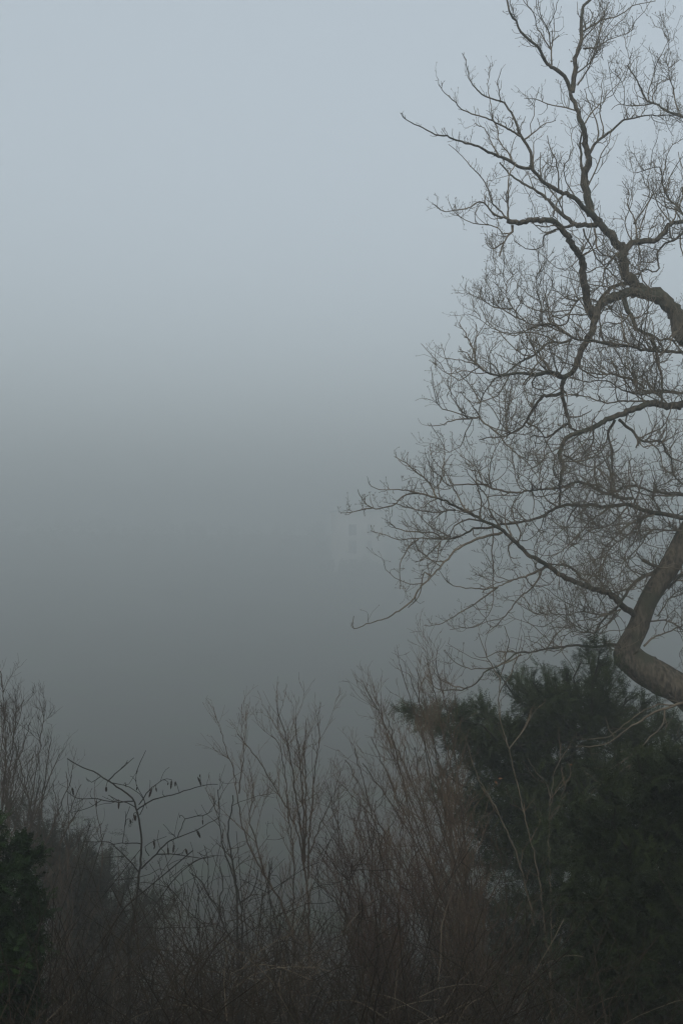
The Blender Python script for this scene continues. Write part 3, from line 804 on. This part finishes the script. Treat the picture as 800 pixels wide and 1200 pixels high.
lb = [(-5, 975), (10, 985), (22, 992), (34, 1005), (40, 1020), (15, 1015), (-10, 1010), (42, 1045), (25, 1045), (5, 1050), (44, 1070), (28, 1080), (8, 1085), (36, 1105), (20, 1120), (0, 1120), (30, 1140), (12, 1155), (24, 1180), (-5, 1170), (-15, 1080),
      (8, 1200), (30, 1210), (-20, 1030)]
evergreen('laurel_bush', 'small bright green evergreen bush at the lower left edge', 'bush', (-8, 1215), 9.5, lb, M_left, 51,
          spray=(14, .11, .035, .008, .01), per_bough=18, sprays_per=15, branchlet=(.1, .28), depth=.5, trunk_top=(0, 1010), trunk_w=12, updir=.25, bough_w=4)
db = [(12, 955), (30, 950), (45, 965), (62, 985), (80, 978), (98, 985), (112, 1000), (128, 1003), (118, 1020), (95, 1010), (140, 1022), (70, 1010), (40, 1000), (150, 1035), (185, 1052), (170, 1062), (190, 1068), (130, 1050), (105, 1040), (75, 1045), (50, 1030), (150, 1070),
      (120, 1080), (90, 1080), (60, 1075), (170, 1095), (140, 1110), (100, 1115), (70, 1120), (20, 985), (185, 1120), (150, 1145), (110, 1150), (80, 1160)]
evergreen('juniper_bush', 'dull brown-green conifer bush behind the catkin sapling, left side', 'bush', (100, 1190), 21.0, db, M_browngreen, 61,
          per_bough=16, sprays_per=16, branchlet=(.3, .7), depth=1.0, fill=3000, trunk_top=(90, 1015), trunk_w=14, updir=.5)

# ------------------------------------------------------------------ the catkin sapling, left
def make_sapling():
    Y = 11.5
    b = P(150, 1290, Y); b[2] = ground_z(b[0], Y) - .1
    root = thing('alder_sapling', 'slender dark sapling with drooping catkins and a top bent to the left', 'tree', b)
    gx = (150 + (P(150, 1290, Y)[0]) * 0)
    items = [
        (7.0, 1.6, [(148, 1330), (150, 1250), (151, 1200), (152, 1110), (155, 1085), (160, 1050), (164, 1020), (166, 982), (163, 960), (160, 947), (155, 936), (142, 925), (127, 915), (110, 904), (92, 897), (79, 889)], 'trunk'),
        (1.8, 1, [(127, 915), (135, 907), (145, 899), (157, 888)]),
        (2.2, 1, [(160, 950), (168, 944), (180, 937), (195, 933), (210, 929), (235, 921), (255, 919)]),
        (2.0, 1, [(156, 939), (145, 940), (135, 940), (122, 938), (110, 936), (95, 936), (87, 934), (78, 927)]),
        (1.6, 1, [(160, 947), (150, 941), (138, 938), (128, 932)]),
        (1.6, 1, [(163, 943), (172, 930), (178, 923), (190, 914)]),
        (1.8, 1, [(166, 989), (155, 988), (142, 988), (130, 990)]),
        (1.2, .8, [(144, 988), (146, 970), (149, 955), (152, 945)]),
        (2.2, 1, [(163, 1022), (155, 1012), (145, 1002), (136, 993), (128, 987), (112, 987), (97, 986)]),
        (1.6, 1, [(146, 1004), (135, 1004), (120, 1006)]),
        (2.4, 1, [(166, 1018), (175, 1008), (183, 1001), (192, 991), (200, 985), (212, 980), (225, 975), (245, 965), (258, 957)]),
        (1.8, 1, [(184, 1001), (200, 1001), (220, 1003), (240, 1006), (252, 1003)]),
        (1.4, 1, [(208, 982), (213, 970), (217, 960), (230, 957), (244, 953), (253, 938)]),
        (2.0, 1, [(154, 1090), (165, 1080), (176, 1069), (190, 1050), (202, 1033), (215, 1020), (228, 1010), (242, 1004)]),
        (1.8, 1, [(155, 1088), (142, 1078), (128, 1068), (112, 1058), (95, 1054)]),
        (1.8, 1, [(162, 1040), (172, 1050), (184, 1058), (192, 1070)]),
        (1.6, 1, [(166, 1086), (190, 1088), (210, 1087), (235, 1087), (250, 1084)]),
        (1.2, .8, [(160, 905), (165, 893), (171, 880)]),
        (1.4, .8, [(164, 955), (170, 940), (160, 920), (160, 905)]),
        (1.4, .8, [(130, 917), (145, 920), (158, 926), (168, 935), (172, 948)]),
        (1.3, .8, [(118, 910), (108, 917), (102, 912)]),
        (1.3, .8, [(175, 1003), (170, 992), (182, 985), (195, 980)]),
        (1.3, .8, [(120, 937), (108, 945), (95, 950), (82, 952)]),
    ]
    paths = traced_parts(root, 'branch', items, Y, M_dark, 7, jitter=.35, drift=.45)
    twigs_on(root, paths, M_dark, 8, [lv(3.5, (.06, .28), 5, (.5, 1.1), .25, .25, rmax=.0045, rmin=.003), lv(5, (.03, .09), 4, (.5, 1.1), .2, .25, rmax=.0035, rmin=.0026)])
    # catkins: small hanging ovals, shared mesh, each with its stalk
    rng = np.random.default_rng(9)
    T = Tubes(); k = 9
    z = np.linspace(0, -.095, k); r = .0105 * np.sin(np.linspace(.25, math.pi - .1, k)) ** .6 * (1 + .12 * np.array([1, -1] * 5)[:k])
    r[0] = .002; r[1] = .004
    T.add(np.column_stack([np.zeros(k), np.zeros(k), z])[None], r[None], 8)
    me = None
    spots = [(76, 931), (121, 925), (145, 920), (160, 923), (177, 925), (182, 923), (197, 917), (201, 914), (206, 915), (233, 908), (138, 940), (157, 958), (154, 957), (180, 984), (198, 990), (206, 986), (216, 998), (214, 950), (241, 953), (234, 966), (107, 943), (151, 962), (182, 990), (236, 905)]
    allpts = np.vstack([p for p, _ in paths])
    px = 400 + allpts[:, 0] / allpts[:, 1] * F
    for i, (x, y) in enumerate(spots):
        target = P(x, y, Y)
        d = np.hypot(allpts[:, 0] - target[0], allpts[:, 2] - target[2]); j = np.argmin(d)
        att = allpts[j]; pos = np.array([target[0], att[1], target[2]])
        if me is None:
            o = T.build('catkin', M_catkin, root, True); me = o.data
        else:
            o = link('catkin', me, None, root)
        o.location = pos - rel(root); s = rng.uniform(.4, 1.0)
        o.scale = (s * rng.uniform(.8, 1.2), s, s * rng.uniform(.6, 1.2)); o.rotation_euler = (rng.uniform(-.35, .35), rng.uniform(-.35, .35), rng.uniform(0, 6))
        st = Tubes(); c = (att + pos) / 2 + np.array([0, 0, .01])
        st.add(np.array([att, c, pos])[None], np.full((1, 3), .0028), 4)
        st.build('stalk', M_dark, root, False, rel(root))
make_sapling()

# ------------------------------------------------------------------ bare shrubs
def shrub(name, label, cat, Y, items, mat, seed, levels, twig_mat=None, group=None, drift=.5, jitter=.6):
    q0 = items[0][2][0]
    b = P(q0[0], q0[1], Y); b[2] = ground_z(b[0], Y) - .05
    root = thing(name, label, cat, b, group)
    # carry every stem that starts at the bottom down to the ground
    its = []
    for it in items:
        q = list(it[2])
        if q[0][1] > 1130:
            gx = q[0][0] + (q0[0] - q[0][0]) * .5
            zpx = 600 - F * math.tan(math.atan2(b[2], Y) - PITCH)
            q = [(gx, max(q[0][1] + 20, zpx))] + q
        its.append((it[0], it[1], q) + tuple(it[3:]))
    paths = traced_parts(root, 'stem', its, Y, mat, seed, jitter=jitter, drift=drift)
    twigs_on(root, paths, twig_mat or mat, seed + 1, levels)
    return root

def fan(rng, base, tops, w=(3.4, 1.1), bend=.12, spread=14):
    out = []
    for (x, y) in tops:
        y += 14
        bx = base[0] + rng.uniform(-spread, spread); by = base[1] + rng.uniform(-8, 12)
        dx = x - bx; dy = y - by; c = rng.normal() * bend
        q = []
        for t in (0, .25, .5, .75, 1):
            s = math.sin(t * math.pi) * c
            # stems rise steeply then lean out
            q.append((bx + dx * (t ** 1.15) - dy * s * .35 + rng.normal() * 4.0 * (0 < t < 1), by + dy * t + dx * s * .2))
        sc_ = rng.uniform(.6, 1.1)
        out.append((w[0] * sc_ * .85, w[1], q))
        if rng.random() < .75:                       # a shorter, thinner companion stem
            k = rng.uniform(.45, .85); ox = rng.normal() * 16
            q2 = [(a + ox * (i / 4), q[0][1] + (b - q[0][1]) * k) for i, (a, b) in enumerate(q)]
            out.append((w[0] * .5, w[1], q2))
    return out

UPR = [lv(6.5, (.3, .9), 7, (.2, .65), .32, .14, rmax=.005, rmin=.003, t0=.2, r0=.6), lv(8.0, (.12, .42), 5, (.25, .7), .3, .16, rmax=.0036, rmin=.0023), lv(7.0, (.05, .16), 4, (.3, .8), .3, .2, rmax=.0028, rmin=.0019)]
UPR_DENSE = [lv(7.5, (.3, .85), 7, (.25, .75), .28, .15, rmax=.005, rmin=.0028, t0=.1, r0=.6), lv(9.0, (.12, .42), 5, (.3, .8), .26, .17, rmax=.0035, rmin=.0022), lv(6.5, (.05, .16), 4, (.3, .9), .25, .22, rmax=.0027, rmin=.0018)]
WILD = [lv(4.5, (.3, .8), 6, (.4, 1.1), .2, .22, rmax=.006, rmin=.0036, t0=.12), lv(6, (.12, .4), 5, (.4, 1.1), .15, .25, rmax=.0045, rmin=.003), lv(5, (.05, .15), 4, (.4, 1.1), .15, .25, rmax=.0034, rmin=.0026)]

rs = np.random.default_rng(77)
shrub('bare_shrub', 'tall upright bare shrub in the middle, tallest twigs between the two thickets', 'shrub', 16.0, [
    (6, 1.2, [(356, 1165), (348, 1120), (341, 1087), (326, 1052), (309, 1024), (296, 1000), (286, 975), (279, 940), (275, 907), (266, 882), (258, 856)]),
    (6, 1.2, [(362, 1150), (362, 1100), (361, 1050), (356, 1015), (350, 982), (342, 960), (331, 937), (316, 912), (301, 889), (288, 872), (279, 859)]),
    (3.6, 1.2, [(356, 1020), (355, 994), (349, 950), (342, 900), (334, 860), (324, 830)]),
    (3.4, 1.2, [(357, 1010), (356, 960), (352, 900), (348, 865), (346, 838)]),
    (3.6, 1.2, [(357, 1008), (358, 960), (358, 900), (357, 881), (359, 842)]),
    (3.4, 1.2, [(361, 1030), (362, 990), (366, 940), (369, 900), (374, 870), (372, 846)]),
    (4.5, 1.2, [(346, 1160), (344, 1087), (344, 1040), (344, 994), (338, 960), (336, 930), (330, 880), (318, 862)]),
    (2.6, 1, [(280, 930), (283, 905), (286, 885), (284, 862)]),
    (2.6, 1, [(309, 1024), (300, 985), (292, 960), (297, 930), (292, 900)]),
    (2.6, 1, [(363, 1000), (378, 960), (390, 935), (395, 915)]),
], M_shrub, 101, UPR, M_tan, 'bare shrubs along the slope')
shrub('bare_shrub', 'thin dark-stemmed bare shrub just right of the catkin sapling', 'shrub', 14.5, [
    (7, 1.6, [(281, 1180), (279, 1110), (277, 1050), (274, 1020), (269, 990), (268, 970), (271, 950), (273, 932)]),
    (5, 1.4, [(284, 1170), (284, 1100), (282, 1060), (277, 1040), (268, 1010), (260, 985), (258, 960), (256, 925)]),
    (3, 1.2, [(273, 1108), (264, 1088), (256, 1069), (245, 1050), (234, 1031), (222, 1022)]),
    (2.6, 1.2, [(256, 1070), (259, 1050), (262, 1035), (258, 1015)]),
    (2.6, 1.2, [(281, 1058), (292, 1050), (300, 1035), (303, 1020)]),
    (4, 1.2, [(320, 1160), (320, 1105), (317, 1070), (315, 1045), (316, 1010)]),
    (2.4, 1, [(320, 1100), (328, 1088), (335, 1070), (342, 1060)]),
], M_dark, 103, WILD, M_shrub, 'bare shrubs along the slope')
shrub('bare_shrub', 'dense bare shrub with the highest twigs at the left edge', 'shrub', 20.0,
      fan(rs, (-5, 1190), [(-12, 775), (2, 772), (8, 812), (20, 815), (28, 806), (36, 832), (52, 824), (60, 848), (70, 870), (-20, 830), (40, 870), (85, 895), (5, 850), (22, 860), (48, 900), (95, 930)], (4.2, 1.2)),
      M_shrub, 105, UPR_DENSE, M_shrub, 'bare shrubs along the slope', drift=.9)
shrub('bare_shrub', 'sparse bare shrub with thin rising stems above the brown-green conifer', 'shrub', 17.5,
      fan(rs, (70, 1180), [(62, 905), (78, 890), (95, 905), (112, 925), (120, 950), (48, 930), (138, 985), (88, 940)], (2.8, 1.0), bend=.2),
      M_shrub, 107, [lv(2.6, (.25, .7), 6, (.3, .8), .3, .16, rmax=.005, rmin=.0034, t0=.25), lv(4, (.1, .35), 5, (.3, .8), .3, .2, rmax=.004, rmin=.0028)], M_shrub, 'bare shrubs along the slope')
shrub('bare_shrub', 'big tawny bare shrub leaning left against the yew, tops pale against the fog', 'shrub', 15.0,
      fan(rs, (548, 1190), [(428, 790), (440, 803), (445, 820), (468, 764), (478, 775), (488, 768), (500, 763), (510, 760), (415, 862), (425, 880), (405, 876), (455, 830), (495, 800), (520, 830), (400, 905), (435, 850), (470, 850), (508, 860), (530, 900)], (4.6, 1.2), bend=.10, spread=26),
      M_shrub, 109, UPR_DENSE, M_tan, 'bare shrubs along the slope', drift=.9)
shrub('bare_shrub', 'lower reddish-brown bare shrub between the middle shrub and the tawny one', 'shrub', 14.0,
      fan(rs, (468, 1190), [(388, 930), (375, 945), (396, 920), (382, 965), (405, 925), (414, 945), (372, 985), (425, 930), (440, 925), (365, 1010), (450, 960), (470, 940), (430, 985), (490, 980), (500, 1010)], (3.8, 1.2), bend=.12, spread=30),
      M_red, 111, UPR_DENSE, M_red, 'bare shrubs along the slope', drift=.7)
shrub('bare_shrub', 'tangled brown bare shrub in front of the yew, lower middle', 'shrub', 13.0,
      fan(rs, (560, 1200), [(520, 960), (540, 940), (560, 950), (580, 965), (600, 990), (505, 1000), (530, 1010), (615, 1030), (570, 1020), (630, 1060), (490, 1040)], (3.2, 1.2), bend=.2, spread=40),
      M_shrub, 113, WILD, M_shrub, 'bare shrubs along the slope', drift=.6)

# pale sapling standing in front of the yew
sap = shrub('pale_sapling', 'slim pale-barked bare sapling standing in front of the dark yew', 'tree', 13.5, [
    (4.0, 1.2, [(645, 1175), (638, 1090), (632, 1035), (622, 987), (614, 955), (608, 930), (602, 905), (596, 878), (590, 860), (586, 845), (584, 820), (586, 797), (592, 770), (596, 750), (590, 733)], 'trunk'),
    (3, 1.1, [(646, 1160), (645, 1060), (643, 1000), (643, 964), (645, 935), (648, 911), (655, 893), (665, 876), (674, 862)]),
    (3, 1.2, [(625, 1085), (618, 1050), (610, 1016), (594, 975), (577, 940), (562, 915), (553, 892), (547, 872)]),
    (2.2, 1, [(645, 935), (640, 918), (628, 905), (618, 890)]),
    (2.2, 1, [(645, 960), (655, 945), (660, 925), (668, 905)]),
    (2, 1, [(586, 800), (575, 778), (566, 760), (560, 742)]),
    (2, 1, [(585, 812), (598, 790), (606, 768), (612, 745)]),
    (2, 1, [(596, 878), (610, 860), (622, 840), (632, 826)]),
    (3.4, 1.6, [(636, 1176), (634, 1173), (615, 1158), (600, 1146), (586, 1135), (572, 1120), (562, 1106), (557, 1088), (555, 1068)]),
    (2, 1, [(582, 1130), (565, 1142), (550, 1155)]),
    (2, 1, [(622, 1164), (608, 1135), (600, 1105), (590, 1070), (587, 1040)]),
    (2.2, 1, [(696, 1165), (696, 1140), (692, 1120), (690, 1100), (700, 1085), (715, 1075), (735, 1068), (748, 1058)]),
    (2, 1, [(691, 1130), (680, 1112), (670, 1098), (668, 1080)]),
], M_pale, 121, [lv(2.6, (.15, .6), 6, (.3, .9), .3, .2, rmax=.005, rmin=.0034, t0=.2), lv(4, (.08, .3), 5, (.3, .9), .3, .22, rmax=.004, rmin=.0028)], M_tan, drift=.5)

def dead_leaves(root, spots, Y):
    v = np.array([(0, 0, 0), (.012, .004, .02), (.002, 0, .055), (-.013, .006, .024), (0, .012, .022)]); f = [(0, 1, 4), (1, 2, 4), (2, 3, 4), (3, 0, 4)]
    me = bpy.data.meshes.new('dead_leaf'); me.from_pydata([tuple(q) for q in v], [], f); me.materials.append(M_deadleaf)
    for i, (x, y) in enumerate(spots):
        o = link('dead_leaf', me, None, root, P(x, y, Y) - rel(root)); o.rotation_euler = (2.6 + i * .4, .5 * i, 1.3 * i)
dead_leaves(sap, [(679, 957), (675, 960), (579, 915), (583, 912), (668, 994), (670, 897)], 13.3)

# pale drooping boughs entering from the right in front of the yew
hb = thing('drooping_bough_tree', 'pale bare tree reaching in from the right with drooping boughs before the yew', 'tree', (0, 0, 0))
b0 = P(900, 1200, 14.0); b0[2] = ground_z(b0[0], b0[1]) - .1; hb.location = b0
hp = traced_parts(hb, 'bough', [
    (15, 8, [(900, 1290), (890, 1100), (880, 950), (868, 860), (850, 800)], 'trunk'),
    (6, 1.2, [(868, 850), (840, 828), (820, 826), (800, 824), (780, 830), (765, 835), (750, 845), (740, 850), (725, 862), (715, 869), (705, 873), (690, 875), (677, 875)]),
    (2.4, 1, [(790, 826), (770, 826), (755, 832), (742, 841), (730, 850), (715, 862), (700, 865), (680, 866)]),
    (2.8, 1.2, [(778, 830), (777, 845), (768, 858), (755, 870), (742, 882), (728, 893), (712, 902), (700, 901), (680, 900)]),
    (2.4, 1.2, [(752, 872), (748, 890), (737, 897), (725, 905), (714, 911), (702, 920), (692, 930), (684, 941)]),
    (2, 1, [(702, 918), (692, 910), (684, 903)]),
    (1.8, .9, [(748, 885), (748, 900), (744, 912), (736, 920), (720, 920)]),
    (1.8, .9, [(738, 897), (735, 908), (732, 918)]),
    (1.8, .9, [(720, 866), (712, 850), (707, 838)]),
    (2, 1, [(777, 835), (780, 845), (779, 853)]),
    (1.8, .9, [(716, 898), (720, 885), (730, 880), (735, 887)]),
    (2, 1, [(780, 880), (800, 876), (815, 870)]),
    (2, 1, [(703, 945), (704, 960), (707, 970)]),
], 14.0, M_pale, 131, jitter=.5, drift=.5)
twigs_on(hb, hp[1:], M_pale, 132, [lv(2.6, (.12, .5), 6, (.4, 1.1), .0, .22, rmax=.005, rmin=.0034, t0=.2), lv(4, (.06, .2), 4, (.4, 1), .1, .2, rmax=.004, rmin=.0028)])

# ------------------------------------------------------------------ the brown thicket that covers the slope
def thicket():
    rng = np.random.default_rng(201)
    T = Tubes()
    N = 5200
    y = rng.uniform(7.5, 25, N) ** 1.0
    x = rng.uniform(-.36, .36, N) * y
    g = ground_z(x, y)
    px = 400 + x / y * F
    # height so that the tops reach about this picture height
    top_px = np.interp(px, [-60, 0, 60, 150, 220, 300, 380, 450, 520, 600, 700, 800], [1060, 1060, 1085, 1125, 1085, 1085, 1085, 1070, 1100, 1165, 1180, 1180])
    top_px = top_px + rng.exponential(45, N) + rng.normal(size=N) * 12
    top_px = np.where(rng.random(N) < .04, top_px - rng.uniform(10, 60, N), top_px)
    top_z = np.array([P(a, b, c)[2] for a, b, c in zip(px, top_px, y)])
    h = np.clip(top_z - g, .6, 5.0)
    K = 7
    s = np.stack([x, y, g], -1)
    az = rng.uniform(0, 2 * math.pi, N); lean = rng.uniform(.1, .55, N)
    d = np.stack([np.cos(az) * lean, np.sin(az) * lean, np.ones(N)], -1)
    pts = np.empty((N, K, 3)); pts[:, 0] = s
    u = unit(d); L = h * rng.uniform(1.0, 1.3, N)
    bend = np.stack([np.cos(az), np.sin(az), -np.ones(N) * .9], -1) * rng.uniform(.02, .30, N)[:, None]
    for k in range(1, K):
        u = unit(u + bend * (k / K) + rng.normal(size=u.shape) * .09)
        pts[:, k] = pts[:, k - 1] + u * (L / (K - 1))[:, None]
    w = rng.uniform(.0035, .008, N)[:, None] * np.linspace(1, .5, K)[None]
    T.add(pts, w, 3)
    A, ra = spawn(rng, pts, w, 1.6, (.25, .9), 5, (.3, 1.2), up=.1, curl=.25, rmax=.005, rmin=.003, t0=.25)
    T.add(A, ra, 3)
    B, rb = spawn(rng, A, ra, 1.7, (.1, .35), 4, (.3, 1.2), up=.1, curl=.25, rmax=.004, rmin=.0026)
    T.add(B, rb, 3)
    o = T.build('bramble_thicket', M_brush)
    o['kind'] = 'stuff'; o['label'] = 'dense brown thicket of bramble canes covering the foot of the slope'; o['category'] = 'thicket'
    print('thicket tris', sum(len(f) for f in T.f) * 2)
    # pale dry stalks scattered through it
    S = Tubes(); n = 120
    y = rng.uniform(8.5, 14, n); x = rng.uniform(-.3, .3, n) * y
    pxs = 400 + x / y * F
    tp = rng.uniform(1090, 1215, n)
    z = np.array([P(a, b, c)[2] for a, b, c in zip(pxs, tp, y)])
    s = np.stack([x, y, z - .25], -1); az = rng.uniform(0, 6.28, n); K = 6
    u = unit(np.stack([np.cos(az) * .9, np.sin(az) * .5, rng.uniform(.2, 1.2, n)], -1)); Q = np.empty((n, K, 3)); Q[:, 0] = s
    L = rng.uniform(.2, 1.1, n)
    for k in range(1, K):
        u = unit(u + np.array([0, 0, -.16]) + rng.normal(size=u.shape) * .12); Q[:, k] = Q[:, k - 1] + u * (L / (K - 1))[:, None]
    S.add(Q, np.full((n, K), .0026), 3)
    o = S.build('dry_stalks', M_straw)
    o['kind'] = 'stuff'; o['label'] = 'pale dry stalks caught in the brown thicket'; o['category'] = 'stalks'
thicket()

# ------------------------------------------------------------------ haze
hz = link('haze', box_mesh('haze', -640, 640, -90, 1340, -34, 40), None)
hm = bpy.data.materials.new('haze'); hm.use_nodes = True
n = hm.node_tree; n.nodes.clear()
out = n.nodes.new('ShaderNodeOutputMaterial'); pv = n.nodes.new('ShaderNodeVolumePrincipled')
pv.inputs['Color'].default_value = HAZE_COLOR
pv.inputs['Density'].default_value = HAZE_DENSITY
pv.inputs['Anisotropy'].default_value = HAZE_G
n.links.new(pv.outputs[0], out.inputs['Volume'])
hz.data.materials.append(hm)
hz['kind'] = 'stuff'
hz['label'] = 'grey fog filling the valley'
hz['category'] = 'haze'
